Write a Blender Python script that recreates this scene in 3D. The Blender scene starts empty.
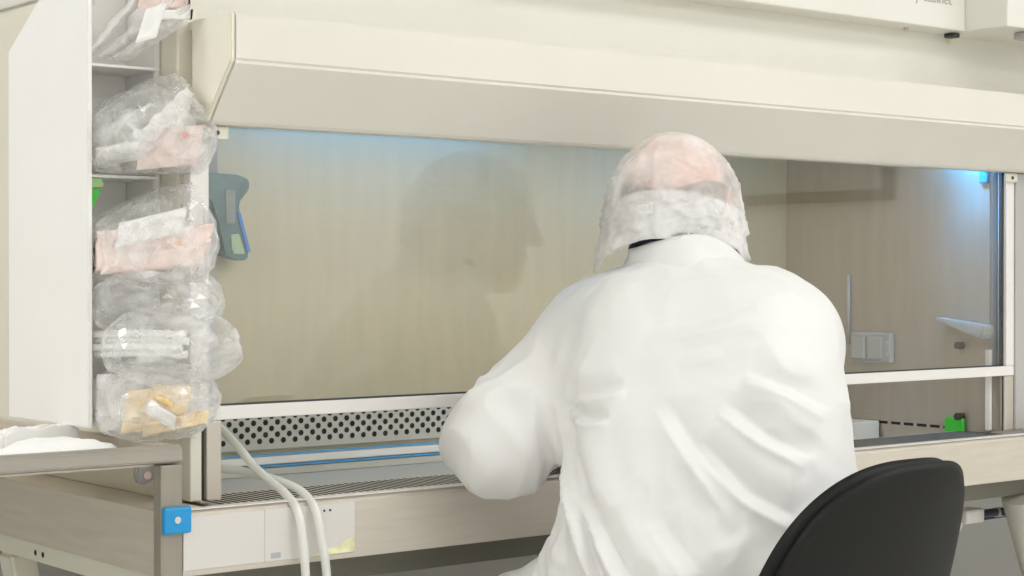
import bpy, bmesh, math, random
import numpy as np
from mathutils import Vector, Matrix, noise, Euler
random.seed(7); rng = np.random.default_rng(7)
S = bpy.context.scene
COL = S.collection
V = Vector

# ------------------------------------------------------------------ materials
def new_mat(name):
    m = bpy.data.materials.new(name); m.use_nodes = True
    nt = m.node_tree; nt.nodes.clear()
    out = nt.nodes.new('ShaderNodeOutputMaterial')
    return m, nt, out

def pmat(name, col, rough=.5, metal=0., var=.04, vscale=6., bump=0., bscale=60., stretch=None, spec=.5, sub=0., emit=None, estr=0.):
    m, nt, out = new_mat(name)
    b = nt.nodes.new('ShaderNodeBsdfPrincipled')
    b.inputs['Roughness'].default_value = rough
    b.inputs['Metallic'].default_value = metal
    b.inputs['Specular IOR Level'].default_value = spec
    if sub:
        b.inputs['Subsurface Weight'].default_value = sub
        b.inputs['Subsurface Radius'].default_value = (.01, .004, .002)
        b.inputs['Subsurface Scale'].default_value = 1.
    tc = nt.nodes.new('ShaderNodeTexCoord'); mp = nt.nodes.new('ShaderNodeMapping')
    nt.links.new(tc.outputs['Object'], mp.inputs['Vector'])
    if stretch: mp.inputs['Scale'].default_value = stretch
    n = nt.nodes.new('ShaderNodeTexNoise'); n.inputs['Scale'].default_value = vscale; n.inputs['Detail'].default_value = 4
    nt.links.new(mp.outputs['Vector'], n.inputs['Vector'])
    r = nt.nodes.new('ShaderNodeValToRGB')
    r.color_ramp.elements[0].position = .3; r.color_ramp.elements[1].position = .7
    r.color_ramp.elements[0].color = (*[max(0, c*(1-var)) for c in col], 1)
    r.color_ramp.elements[1].color = (*[min(1, c*(1+var)) for c in col], 1)
    nt.links.new(n.outputs['Fac'], r.inputs['Fac']); nt.links.new(r.outputs['Color'], b.inputs['Base Color'])
    if bump:
        n2 = nt.nodes.new('ShaderNodeTexNoise'); n2.inputs['Scale'].default_value = bscale; n2.inputs['Detail'].default_value = 3
        nt.links.new(mp.outputs['Vector'], n2.inputs['Vector'])
        bp = nt.nodes.new('ShaderNodeBump'); bp.inputs['Strength'].default_value = bump; bp.inputs['Distance'].default_value = .004
        nt.links.new(n2.outputs['Fac'], bp.inputs['Height']); nt.links.new(bp.outputs['Normal'], b.inputs['Normal'])
    if emit:
        b.inputs['Emission Color'].default_value = (*emit, 1); b.inputs['Emission Strength'].default_value = estr
    nt.links.new(b.outputs['BSDF'], out.inputs['Surface'])
    return m

def film_mat(name, col, dens=.3, var=.25, vscale=14., rough=.25, gloss=.18, stretch=None):
    """thin translucent sheet: part see-through, part scattering, a weak shine"""
    m, nt, out = new_mat(name); N = nt.nodes.new; L = nt.links.new
    tr = N('ShaderNodeBsdfTransparent')
    di = N('ShaderNodeBsdfDiffuse'); di.inputs['Color'].default_value = (*col, 1)
    tl = N('ShaderNodeBsdfTranslucent'); tl.inputs['Color'].default_value = (*col, 1)
    gl = N('ShaderNodeBsdfGlossy'); gl.inputs['Roughness'].default_value = rough
    m1 = N('ShaderNodeMixShader'); m1.inputs[0].default_value = .2
    L(di.outputs[0], m1.inputs[1]); L(tl.outputs[0], m1.inputs[2])
    m2 = N('ShaderNodeMixShader'); m2.inputs[0].default_value = gloss
    L(m1.outputs[0], m2.inputs[1]); L(gl.outputs[0], m2.inputs[2])
    tc = N('ShaderNodeTexCoord'); mp = N('ShaderNodeMapping')
    if stretch: mp.inputs['Scale'].default_value = stretch
    L(tc.outputs['Object'], mp.inputs['Vector'])
    n = N('ShaderNodeTexNoise'); n.inputs['Scale'].default_value = vscale; n.inputs['Detail'].default_value = 5
    L(mp.outputs['Vector'], n.inputs['Vector'])
    mr = N('ShaderNodeMapRange'); mr.inputs[1].default_value = .3; mr.inputs[2].default_value = .7
    mr.inputs[3].default_value = max(0, dens-var); mr.inputs[4].default_value = min(1, dens+var)
    L(n.outputs['Fac'], mr.inputs[0])
    m3 = N('ShaderNodeMixShader'); L(mr.outputs[0], m3.inputs[0])
    L(tr.outputs[0], m3.inputs[1]); L(m2.outputs[0], m3.inputs[2]); L(m3.outputs[0], out.inputs['Surface'])
    return m

def glass_mat(name, tint, boost=1.):
    m, nt, out = new_mat(name); N = nt.nodes.new; L = nt.links.new
    tr = N('ShaderNodeBsdfTransparent'); tr.inputs['Color'].default_value = (*tint, 1)
    gl = N('ShaderNodeBsdfGlossy'); gl.inputs['Roughness'].default_value = .0; gl.inputs['Color'].default_value = (1, 1, 1, 1)
    lw = N('ShaderNodeLayerWeight'); lw.inputs['Blend'].default_value = .5
    p = N('ShaderNodeMath'); p.operation = 'POWER'; p.inputs[1].default_value = 5
    a = N('ShaderNodeMath'); a.operation = 'MULTIPLY_ADD'; a.inputs[1].default_value = .96*boost; a.inputs[2].default_value = .043*boost
    L(lw.outputs['Facing'], p.inputs[0]); L(p.outputs[0], a.inputs[0])
    mx = N('ShaderNodeMixShader'); L(a.outputs[0], mx.inputs[0]); L(tr.outputs[0], mx.inputs[1]); L(gl.outputs[0], mx.inputs[2])
    L(mx.outputs[0], out.inputs['Surface'])
    return m

def lamp_mat(name, col, s):
    m, nt, out = new_mat(name)
    e = nt.nodes.new('ShaderNodeEmission'); e.inputs['Color'].default_value = (*col, 1); e.inputs['Strength'].default_value = s
    nt.links.new(e.outputs[0], out.inputs['Surface']); return m

M = {
 'cream':   pmat('cream_paint', (.83, .79, .67), .35, var=.015),
 'hood':    pmat('hood_paint', (.77, .74, .665), .35, var=.015),
 'white':   pmat('white_laminate', (.90, .885, .86), .4, var=.012),
 'header':  pmat('white_enamel', (.80, .785, .72), .35, var=.01),
 'stand':   pmat('cream_stand_paint', (.72, .70, .60), .4, var=.03),
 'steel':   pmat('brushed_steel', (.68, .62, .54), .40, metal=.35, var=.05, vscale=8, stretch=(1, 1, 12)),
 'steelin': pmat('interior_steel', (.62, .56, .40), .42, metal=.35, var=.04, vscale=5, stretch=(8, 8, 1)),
 'steelside': pmat('darkened_side_steel', (.52, .46, .39), .40, metal=.5, var=.05, vscale=5, stretch=(8, 8, 1)),  # interior steel, darkened in colour where the right wall mirrors dimmer surroundings
 'under': pmat('shaded_cream_paint', (.19, .185, .15), .6, var=.05),  # cream frame paint with the shade below the apron put into its colour
 'darksteel': pmat('dull_steel', (.33, .30, .25), .45, metal=.3, var=.04, vscale=8, stretch=(12, 12, 1)),
 'greygreen': pmat('grey_green_plastic', (.26, .32, .30), .4, var=.2, vscale=30),
 'steellow': pmat('lower_steel', (.56, .55, .50), .40, metal=.3, var=.04, vscale=5, stretch=(1, 8, 8)),
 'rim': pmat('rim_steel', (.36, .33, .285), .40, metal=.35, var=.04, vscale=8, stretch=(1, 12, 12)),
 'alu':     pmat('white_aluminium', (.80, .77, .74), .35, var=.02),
 'post':    pmat('post_steel', (.60, .55, .48), .4, metal=.4, var=.03),
 'dark':    pmat('dark_hole', (.012, .012, .012), .8, var=.2),
 'gap':     pmat('dark_gasket', (.05, .05, .05), .6, var=.1),
 'grey':    pmat('grey_paint', (.46, .45, .43), .5, var=.03),
 'blue':    pmat('blue_plastic', (.01, .30, .66), .35, var=.06),
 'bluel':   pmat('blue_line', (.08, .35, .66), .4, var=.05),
 'label':   pmat('label_sheet', (.70, .67, .63), .45, var=.02),
 'yellow':  pmat('yellow_mark', (.80, .76, .46), .6, var=.3, vscale=40),
 'black':   pmat('black_vinyl', (.007, .0068, .0055), .55, var=.2, bump=.12, bscale=220, spec=.3),
 'blackp':  pmat('black_plastic', (.007, .0068, .0055), .55, var=.1, spec=.3),
 'chrome':  pmat('chrome', (.7, .7, .7), .15, metal=1),
 'tyvek':   pmat('white_coverall_fabric', (.745, .735, .72), .55, var=.012, vscale=9, bump=.10, bscale=55),
 'glove':   pmat('pale_glove', (.80, .80, .84), .45, var=.03),
 'skin':    pmat('skin', (.72, .43, .33), .5, var=.09, vscale=25, sub=.12),
 'hair':    pmat('brown_hair', (.20, .115, .07), .7, var=.4, vscale=120, stretch=(1, 1, .2), bump=.4, bscale=200),
 'eye':     pmat('eye_white', (.8, .78, .75), .2), 
 'navy':    pmat('navy_cloth', (.015, .02, .045), .8, var=.2, vscale=80),
 'text':    pmat('grey_print', (.45, .46, .45), .6),
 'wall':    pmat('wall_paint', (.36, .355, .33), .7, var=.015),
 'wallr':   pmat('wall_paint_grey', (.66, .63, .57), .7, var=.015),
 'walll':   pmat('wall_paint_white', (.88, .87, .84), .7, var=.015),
 'ceil':    pmat('ceiling_tile', (.88, .87, .84), .8, var=.02, bump=.1),
 'floor':   pmat('vinyl_floor', (.70, .69, .66), .45, var=.08, vscale=14),
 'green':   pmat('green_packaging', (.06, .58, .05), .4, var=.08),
 'greenp':  pmat('pale_green_packaging', (.42, .68, .30), .45, var=.08),
 'paper':   pmat('white_paper', (.88, .87, .85), .7, var=.02, bump=.1),
 'pink':    pmat('pink_paper', (.84, .68, .63), .6, var=.12, vscale=18),
 'orange':  pmat('orange_print', (.90, .42, .22), .5, var=.1),
 'red':     pmat('red_print', (.85, .25, .28), .5, var=.1),
 'amber':   pmat('amber_print', (.93, .60, .12), .5, var=.1),
 'tan':     pmat('tan_paper', (.86, .70, .46), .6, var=.1, vscale=30),
 'teal':    pmat('teal_plastic', (.09, .20, .22), .35, var=.3, vscale=35),
 'tealblue': pmat('blue_grip', (.03, .25, .75), .35),
 'lab_green': pmat('pale_green_label', (.45, .62, .42), .5, var=.1),
 'tube':    film_mat('clear_tubing', (.97, .97, .92), .80, .08, rough=.2, gloss=.15),
 'film':    film_mat('clear_bag_film', (.99, .985, .98), .30, .26, 22., rough=.15, gloss=.2),
 'film2':   film_mat('milky_bag_film', (.99, .98, .97), .60, .28, 26., rough=.2, gloss=.15),
 'cap':     film_mat('white_cap_gauze', (.98, .97, .96), .52, .24, 14., rough=.5, gloss=.03),
 'capband': film_mat('folded_cap_gauze', (.98, .975, .97), .80, .18, 16., rough=.5, gloss=.03),
 'glass':   glass_mat('sash_glass', (.93, .925, .91), 1.35),
 'pane':    pmat('dim_window_pane', (.40, .42, .40), .15, var=.03),
 'frame':   pmat('dark_window_frame', (.03, .032, .032), .5),
 'outlet':  pmat('outlet_plastic', (.44, .45, .45), .35, var=.03),
 'cable':   pmat('dark_blue_cable', (.03, .035, .09), .4, var=.5, vscale=50),
 'bluelamp': lamp_mat('blue_lamp_tube', (.05, .40, 1.), 26.),
 'bluelamp2': lamp_mat('blue_corner_lamp', (.04, .40, 1.), 260.),
 'whitelamp': lamp_mat('white_lamp_tube', (1., .955, .86), 44.),
 'ceillamp': lamp_mat('ceiling_lamp_diffuser', (.965, .985, 1.), 6.),
}

# ------------------------------------------------------------------ object helpers
def link(o): COL.objects.link(o); return o
def tag(o, label, cat, group=None, kind=None):
    if label: o['label'] = label
    if cat: o['category'] = cat
    if group: o['group'] = group
    if kind: o['kind'] = kind
    return o
def thing(name, label, cat, loc=(0, 0, 0), group=None):
    o = link(bpy.data.objects.new(name, None)); o.location = loc; o.empty_display_size = .05
    return tag(o, label, cat, group)
def world_loc(o):
    p = V((0, 0, 0))
    while o: p += V(o.location); o = o.parent
    return p
def finish(name, me, mats, parent=None, origin=None, smooth=False):
    """me is in world coordinates; it is moved into the parent's frame"""
    o = link(bpy.data.objects.new(name, me))
    for m in (mats if isinstance(mats, (list, tuple)) else [mats]): me.materials.append(m)
    off = world_loc(parent) if parent else V(origin) if origin else V((0, 0, 0))
    me.transform(Matrix.Translation(-off))
    if parent: o.parent = parent
    else: o.location = off
    if smooth: me.polygons.foreach_set('use_smooth', [True]*len(me.polygons))
    me.update()
    return o
DY = 0.                                                     # depth of the sash plane, used while the front is built
def obj(name, bm, mats, parent=None, origin=None, smooth=False):
    if DY: bmesh.ops.translate(bm, verts=bm.verts, vec=(0, DY, 0))
    me = bpy.data.meshes.new(name)
    bmesh.ops.recalc_face_normals(bm, faces=bm.faces)
    bm.to_mesh(me); bm.free()
    return finish(name, me, mats, parent, origin, smooth)
def B(): return bmesh.new()
def box(bm, x0, x1, y0, y1, z0, z1, bev=0., mi=0, seg=2):
    r = bmesh.ops.create_cube(bm, size=1)
    vs = r['verts']
    for v in vs: v.co = V(((x0+x1)/2+v.co.x*(x1-x0), (y0+y1)/2+v.co.y*(y1-y0), (z0+z1)/2+v.co.z*(z1-z0)))
    fs = set(f for v in vs for f in v.link_faces)
    for f in fs: f.material_index = mi
    if bev:
        es = list(set(e for v in vs for e in v.link_edges))
        bmesh.ops.bevel(bm, geom=es, offset=bev, segments=seg, affect='EDGES', profile=.5, clamp_overlap=True)
    return bm
def prism(bm, pts, a0, a1, axis='X', mi=0, bev=0.):
    """extrude a closed 2-D outline; axis X: pts are (y,z); Y: (x,z); Z: (x,y)"""
    def P(p, a): return {'X': (a, p[0], p[1]), 'Y': (p[0], a, p[1]), 'Z': (p[0], p[1], a)}[axis]
    A = [bm.verts.new(P(p, a0)) for p in pts]; Bv = [bm.verts.new(P(p, a1)) for p in pts]
    n = len(pts); fs = [bm.faces.new(A[::-1]), bm.faces.new(Bv)]
    for i in range(n): fs.append(bm.faces.new((A[i], A[(i+1) % n], Bv[(i+1) % n], Bv[i])))
    for f in fs: f.material_index = mi
    if bev:
        es = list(set(e for f in fs for e in f.edges))
        bmesh.ops.bevel(bm, geom=es, offset=bev, segments=2, affect='EDGES', clamp_overlap=True)
    return bm
def catmull(pts, n=10):
    pts = [V(p) for p in pts]; P = [pts[0]*2-pts[1]]+pts+[pts[-1]*2-pts[-2]]; out = []
    for i in range(1, len(P)-2):
        for k in range(n):
            t = k/n; a, b, c, d = P[i-1:i+3]
            out.append(.5*((2*b)+(c-a)*t+(2*a-5*b+4*c-d)*t*t+(3*b-a-3*c+d)*t**3))
    out.append(pts[-1]); return out
def tube(bm, pts, r, seg=12, cap=True, mi=0):
    pts = [V(p) for p in pts]; rings = []; up = V((0, 0, 1)); prev = None
    for i, p in enumerate(pts):
        t = (pts[min(i+1, len(pts)-1)]-pts[max(i-1, 0)]).normalized()
        if prev is None:
            a = t.cross(up)
            if a.length < 1e-3: a = t.cross(V((1, 0, 0)))
        else: a = prev-t*prev.dot(t)
        a.normalize(); prev = a; b = t.cross(a); rr = r[i] if isinstance(r, (list, tuple)) else r
        rings.append([bm.verts.new(p+(a*math.cos(2*math.pi*k/seg)+b*math.sin(2*math.pi*k/seg))*rr) for k in range(seg)])
    for i in range(len(rings)-1):
        for k in range(seg):
            f = bm.faces.new((rings[i][k], rings[i][(k+1) % seg], rings[i+1][(k+1) % seg], rings[i+1][k])); f.material_index = mi; f.smooth = True
    if cap:
        for q in (rings[0][::-1], rings[-1]): f = bm.faces.new(q); f.material_index = mi
    return bm
def disc(bm, c, n, r, depth=.002, seg=12, mi=0, bev=0.):
    c, n = V(c), V(n).normalized(); return tube(bm, [c, c+n*depth], r, seg, True, mi)

# ------------------------------------------------------------------ the room
def struct(name, bm, m): o = obj(name, bm, m); o['kind'] = 'structure'; return o
RX0, RX1, RY0, RY1, RZ = -2.6, 4.0, -4.2, 1.0, 2.7
struct('floor', box(B(), RX0, RX1, RY0, RY1, -.05, 0), M['floor'])
struct('ceiling', box(B(), RX0, RX1, RY0, RY1, RZ, RZ+.05), M['ceil'])
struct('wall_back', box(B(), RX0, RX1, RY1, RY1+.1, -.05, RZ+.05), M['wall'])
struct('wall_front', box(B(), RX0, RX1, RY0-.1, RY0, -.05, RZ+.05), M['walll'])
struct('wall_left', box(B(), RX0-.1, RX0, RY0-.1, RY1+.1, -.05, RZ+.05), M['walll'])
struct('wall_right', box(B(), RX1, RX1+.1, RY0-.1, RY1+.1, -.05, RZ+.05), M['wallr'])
struct('baseboard_back', box(B(), RX0, RX1, RY1-.012, RY1, 0, .1, .003), M['grey'])
# window on the right-hand wall: it is what the sash mirrors
w = B(); y0, y1, z0, z1, t = -3.30, -2.035, 1.535, 2.30, .042
box(w, RX1-.03, RX1-.001, y0, y1, z0, z0+t, .004); box(w, RX1-.03, RX1-.001, y0, y1, z1-t, z1, .004)
box(w, RX1-.03, RX1-.001, y0, y0+t, z0+t, z1-t, .004); box(w, RX1-.03, RX1-.001, y1-t, y1, z0+t, z1-t, .004)
wo = struct('window_1', w, M['frame'])
obj('window_pane', box(B(), RX1-.014, RX1-.002, y0+t, y1-t, z0+t, z1-t), M['pane'], wo)
# ceiling lights added out of view, placed and powered to balance the light
def ceiling_light(x, y, lx, ly, power, label):
    t_ = thing('ceiling_light', label, 'ceiling light', (x, y, RZ), 'recessed ceiling lights')
    f = B(); w_ = .03
    box(f, x-lx/2-w_, x+lx/2+w_, y-ly/2-w_, y-ly/2, RZ-.03, RZ-.001); box(f, x-lx/2-w_, x+lx/2+w_, y+ly/2, y+ly/2+w_, RZ-.03, RZ-.001)
    box(f, x-lx/2-w_, x-lx/2, y-ly/2, y+ly/2, RZ-.03, RZ-.001); box(f, x+lx/2, x+lx/2+w_, y-ly/2, y+ly/2, RZ-.03, RZ-.001)
    obj('light_frame', f, M['white'], t_)
    obj('diffuser', box(B(), x-lx/2, x+lx/2, y-ly/2, y+ly/2, RZ-.02, RZ-.005), M['ceillamp'], t_)
    l = bpy.data.lights.new('lamp', 'AREA'); l.shape = 'RECTANGLE'; l.size = lx*.95; l.size_y = ly*.95; l.energy = power; l.color = (.965, .985, 1.)
    lo = link(bpy.data.objects.new('lamp', l)); lo.parent = t_; lo.location = (0, 0, -.03)
for (x, y, pw, lab) in ((-1.95, .5, 74, 'added ceiling light panel to the left of the cabinet'), (.9, -1.4, 26, 'ceiling light panel above the seated worker'), (2.8, -1.3, 24, 'ceiling light panel in front of the cabinet right end'),
                    (-1.5, -3.5, 42, 'ceiling light panel at rear left of the room'), (.9, -3.5, 84, 'ceiling light panel at rear middle of the room'), (2.8, -3.5, 62, 'ceiling light panel at rear right of the room near the window')):
    ceiling_light(x, y, 1.2, .6, pw, lab)

# ------------------------------------------------------------------ safety cabinet
CB = thing('safety_cabinet', 'long cream safety cabinet with glass sash and steel interior, worker seated before it', 'safety cabinet', (.92, .3, 0))
def part(name, bm, m, parent=CB, **k): return obj(name, bm, m, parent, **k)
XL, XR = -.03, 1.97
# outer shell
part('side_panel', box(B(), XL, 0.0, .0345, .96, .93, 1.695, .003), M['cream'])
part('side_panel', box(B(), 1.846, XR, .0345, .66, .93, 1.60, .003), M['grey'])
part('rear_panel', box(B(), .0005, 1.845, .63, .72, .871, 1.60, .003), M['cream'])
part('upper_front_panel', box(B(), XL+.0005, 2.62, .062, .70, 1.6125, 2.25, .004), M['header'])
part('upper_side_panel', box(B(), XL-.008, XL, .07, .96, 1.697, 2.25, .003), M['header'])
# hood: an upright face above an inclined face
h = B(); prism(h, [(-.10, 1.612), (-.10, 1.545), (-.03, 1.464), (.0105, 1.464), (.0105, 1.612)], -.012, 2.6, 'X')
bmesh.ops.bevel(h, geom=[e for e in h.edges if abs(e.verts[0].co.x-e.verts[1].co.x) > 1], offset=.004, segments=2, affect='EDGES')
part('hood', h, M['hood'])
part('hood_top_plate', box(B(), -.012, 2.6, .0107, .0618, 1.600, 1.6115), M['hood'])
part('hood_end_cap', prism(B(), [(-.098, 1.611), (-.098, 1.546), (-.028, 1.466), (.011, 1.466), (.011, 1.611)], -.020, -.0122, 'X', bev=.002), M['cream'])
# header boxes
hb = part('header_box', box(B(), .35, 1.712, 0, .3, 1.742, 2.05, .003), M['header'])
fb = part('filter_housing', box(B(), 1.713, 2.65, -.10, .3, 1.742, 2.05, .003), M['header'])
part('latch', box(B(), 1.700, 1.7225, .02, .045, 1.732, 1.7415, .003), M['gap'], fb)
part('screw', tube(B(), [(1.577, .04, 1.737), (1.577, .04, 1.742)], .005, 10), M['post'], hb)
part('warning_dot', box(B(), 1.732, 1.744, .0565, .0619, 1.725, 1.738, .002), M['yellow'], hb)
part('hinge_strip', box(B(), 1.80, 2.0, -.09, -.05, 1.727, 1.7415, .003), M['grey'], fb)
cu = bpy.data.curves.new('lettering', 'FONT'); cu.body = 'safety cabinet'; cu.size = .0305; cu.extrude = .0004; cu.align_x = 'RIGHT'; cu.space_character = 1.02
tmp = link(bpy.data.objects.new('tmp_lettering', cu)); bpy.context.view_layer.update()
me = bpy.data.meshes.new_from_object(tmp.evaluated_get(bpy.context.evaluated_depsgraph_get()))
bpy.data.objects.remove(tmp); me.transform(Matrix.Translation((1.668, -.0008, 1.7905)) @ Matrix.Rotation(math.pi/2, 4, 'X'))
finish('lettering', me, M['text'], hb)
# interior
bp = B(); box(bp, 0.0005, 1.845, .60, .62, .88, 1.5985)
part('interior_back_wall', bp, M['steelin'])
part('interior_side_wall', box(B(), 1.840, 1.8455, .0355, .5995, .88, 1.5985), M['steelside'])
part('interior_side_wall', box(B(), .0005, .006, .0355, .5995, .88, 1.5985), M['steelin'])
part('interior_roof', box(B(), .0065, 1.8395, .036, .5995, 1.590, 1.5985), M['steelin'])
part('interior_channel', box(B(), .275, .345, .585, .5995, .94, 1.59, .003), M['grey'])
ep = B(); box(ep, .0065, 1.839, .5905, .5995, .935, 1.016, .001)
for row in range(6):
    z = .951+row*.0112
    for k in range(72):
        x = .03+k*.0252+(.0126 if row % 2 else 0)
        if x < 1.83: disc(ep, (x, .5903, z), (0, -1, 0), .0054, .0004, 10, 1)
part('perforated_panel', ep, [M['steellow'], M['dark']])
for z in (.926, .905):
    part('blue_strip', box(B(), .0065, 1.839, .585, .5895, z-.0016, z+.0016), M['bluel'])  # two thin blue lines along the foot of the back wall
part('ledge_strip', box(B(), .0065, 1.839, .586, .5998, .908, .923, .002), M['alu'])
part('lower_back_strip', box(B(), .0065, 1.839, .588, .5998, .888, .902, .001), M['steellow'])
part('worktop', box(B(), .0065, 1.839, .1155, .5995, .872, .8875, .002), M['steellow'])
sl = B(); box(sl, 1.8375, 1.8398, .12, .5, .905, .945)
for k in range(9): box(sl, 1.8368, 1.8376, .125+k*.035, .150+k*.035, .930, .936, 0, 1)
part('slotted_strip', sl, [M['steelside'], M['dark']])
gr = B(); box(gr, 0, 1.85, -.062, .115, .905, .9275, .002)
k = 0
x = .02
while x < 1.84:
    box(gr, x, x+.006, .0, .105, .9272, .9279, 0, 1); x += .0125
part('front_grille', gr, [M['steel'], M['dark']])
# blue disinfection lamp up behind the hood
lf = part('lamp_fitting', box(B(), .40, 1.10, .40, .47, 1.575, 1.5898, .003), M['white'])
part('lamp_tube', tube(B(), [(.43, .435, 1.560), (1.07, .435, 1.560)], .013, 14), M['bluelamp'], lf)
lf = part('lamp_fitting', box(B(), 1.829, 1.8398, .035, .055, 1.444, 1.53, .003), M['blue'])
part('lamp_tube', tube(B(), [(1.80, .03, 1.502), (1.80, .12, 1.502)], .009, 14), M['bluelamp2'], lf)
wash_spot = bpy.data.lights.new('lamp', 'SPOT'); wash_spot.energy = 16.; wash_spot.color = (.10, .42, 1.); wash_spot.spot_size = math.radians(70); wash_spot.spot_blend = 1.; wash_spot.shadow_soft_size = .02  # spot added to throw a blue wash down the right wall
wash_spot_ob = link(bpy.data.objects.new('lamp', wash_spot)); wash_spot_ob.parent = CB; wash_spot_ob.location = V((1.765, .075, 1.53))-V(CB.location); wash_spot_ob.rotation_euler = (V((1.84, .06, 1.30))-V((1.765, .075, 1.53))).to_track_quat('-Z', 'Y').to_euler()
part('lamp_arm', box(B(), 1.798, 1.828, .055, .065, 1.513, 1.521, .002), M['blue'], lf)
wl = part('lamp_fitting', box(B(), .10, 1.75, .04, .12, 1.570, 1.5898, .003), M['white'])
part('added_baffle', box(B(), .10, 1.75, .1205, .1235, 1.541, 1.5898), M['white'], wl)  # unseen plate added to dim the lamp on the upper back wall
part('lamp_tube', tube(B(), [(.14, .07, 1.556), (1.71, .07, 1.556)], .014, 14), M['whitelamp'], wl)
# socket box on the right-hand interior wall
so = part('socket_box', box(B(), 1.824, 1.8398, .282, .395, 1.062, 1.128, .004), M['outlet'])
for y in (.302, .348): part('socket_flap', box(B(), 1.817, 1.8238, y, y+.040, 1.070, 1.120, .004), M['outlet'], so)
for z in (1.082, 1.108): part('screw', disc(B(), (1.8238, .29, z), (-1, 0, 0), .004, .002), M['post'], so)
part('conduit', tube(B(), [(1.8355, .41, 1.10), (1.8355, .41, 1.254)], .004, 10), M['outlet'])
part('wall_bracket', prism(B(), [(.148, 1.165), (.142, 1.158), (.03, 1.122), (.022, 1.136), (.022, 1.150)], 1.80, 1.8398, 'X', bev=.003), M['outlet'])
for z, in ((1.107,), (.958,)):
    part('wall_bolt', tube(B(), [(1.822, .104, z), (1.8398, .104, z)], .0085, 6), M['gap'])
# front pillars and slides
DY = .0225
part('front_post', box(B(), -.004, .020, -.025, .0115, .9345, 1.047, .002), M['post'])
part('front_post', box(B(), 1.8395, 1.8695, -.025, .0115, .9345, 1.047, .002), M['post'])
part('post_cover', box(B(), -.0298, -.0115, -.0245, .0115, .9345, 1.047, .002), M['stand'])
part('slide_seal', box(B(), -.0113, -.0042, -.016, .0115, .9345, 1.047), M['gap'])
part('slide_seal', box(B(), 1.8325, 1.8375, -.02, .0115, .9345, 1.047), M['darksteel'])
part('seal_lip', box(B(), 1.8375, 1.8392, -.022, -.012, .9345, 1.047), M['gap'])
part('front_pillar', box(B(), 1.8708, XR, -.03, .0115, .9345, 1.4635, .003), M['grey'])
part('slide_channel', box(B(), 1.824, 1.832, .0, .012, .9345, 1.10, .001), M['alu'])
# sash
sash = part('sash_frame', box(B(), -.030, 1.870, -.0258, -.004, 1.0475, 1.067, .0015), M['alu'])
part('side_rail', box(B(), -.030, -.0005, -.0258, -.004, 1.0672, 1.462, .0015), M['alu'], sash)
part('side_rail', box(B(), 1.8445, 1.870, -.0258, -.004, 1.0672, 1.462, .0015), M['alu'], sash)
part('glass_pane', box(B(), -.0004, 1.8443, -.018, -.012, 1.0672, 1.4635), M['glass'], sash)
part('glass_seal', box(B(), .0023, 1.838, -.0185, -.011, 1.0671, 1.0695), M['gap'], sash)
part('glass_seal', box(B(), 1.8382, 1.8443, -.0185, -.011, 1.0671, 1.4635), M['gap'], sash)
part('glass_seal', box(B(), -.0004, .0022, -.0185, -.011, 1.0671, 1.4635), M['gap'], sash)
for x0 in (-.012, 1.832):
    s_ = part('sash_bracket', box(B(), x0, x0+.04, -.034, -.0265, 1.444, 1.4632, .004), M['cream'])
    part('screw', disc(B(), (x0+.02, -.0335, 1.453), (0, -1, 0), .0035, .002), M['gap'], s_)
DY = 0.
# base pan: apron, corner post, side apron
ap = B(); prism(ap, [(-.08, .845), (-.08, .928), (-.075, .934), (-.062, .934), (-.062, .860), (.02, .850), (.02, .845)], -.085, 2.6, 'X', bev=.0015)
apo = part('front_apron', ap, M['steel'])
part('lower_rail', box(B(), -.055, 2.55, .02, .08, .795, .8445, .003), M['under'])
part('base_pan', box(B(), -.11, 2.6, .02, .66, .846, .87, .002), M['steel'])
part('side_apron', box(B(), -.112, -.104, -.060, .66, .845, .934, .001), M['steel'])
part('side_ledge', box(B(), -.104, -.031, -.058, .66, .926, .932, .001), M['steel'])
part('corner_post', box(B(), -.118, -.0855, -.083, -.061, .70, .998, .002), M['darksteel'])
pl = part('label_plate', box(B(), -.084, .193, -.0825, -.0802, .853, .926, .001), M['label'])
part('plate_seam', box(B(), .042, .0428, -.0828, -.0824, .853, .926), M['grey'], pl)
ys = B(); prism(ys, [(.138, .858), (.15, .864), (.16, .863), (.186, .875), (.192, .874), (.192, .8545), (.12, .8545)], -.0828, -.0824, 'Y')
part('yellow_stain', ys, M['yellow'], pl)
part('blue_stamp', box(B(), .052, .068, -.0828, -.0824, .857, .865), M['outlet'], pl)
for x in (.096, .14, .150): part('rivet', disc(B(), (x, -.0825, .917), (0, -1, 0), .0018, .0008, 8), M['dark'], pl)
cl = part('corner_clip', box(B(), -.118, -.077, -.094, -.0835, .906, .942, .003), M['blue'])
part('screw', disc(B(), (-.099, -.0935, .925), (0, -1, 0), .0048, .002), M['chrome'], cl)
# grey latch on the cabinet flank seen through the gap
lc = part('flank_latch', prism(B(), [(-.066, .998), (-.036, .998), (-.036, .962), (-.046, .953), (-.058, .953), (-.066, .960)], .088, .103, 'Y', bev=.003), M['outlet'])
part('latch_button', disc(B(), (-.051, .0875, .966), (0, -1, 0), .006, .003), M['pink'], lc)
part('apron_edge_highlight', box(B(), -.084, 2.6, -.0815, -.0625, .9342, .9358, .0007), M['alu'])  # pale strip added along the apron top as its highlight
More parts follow.
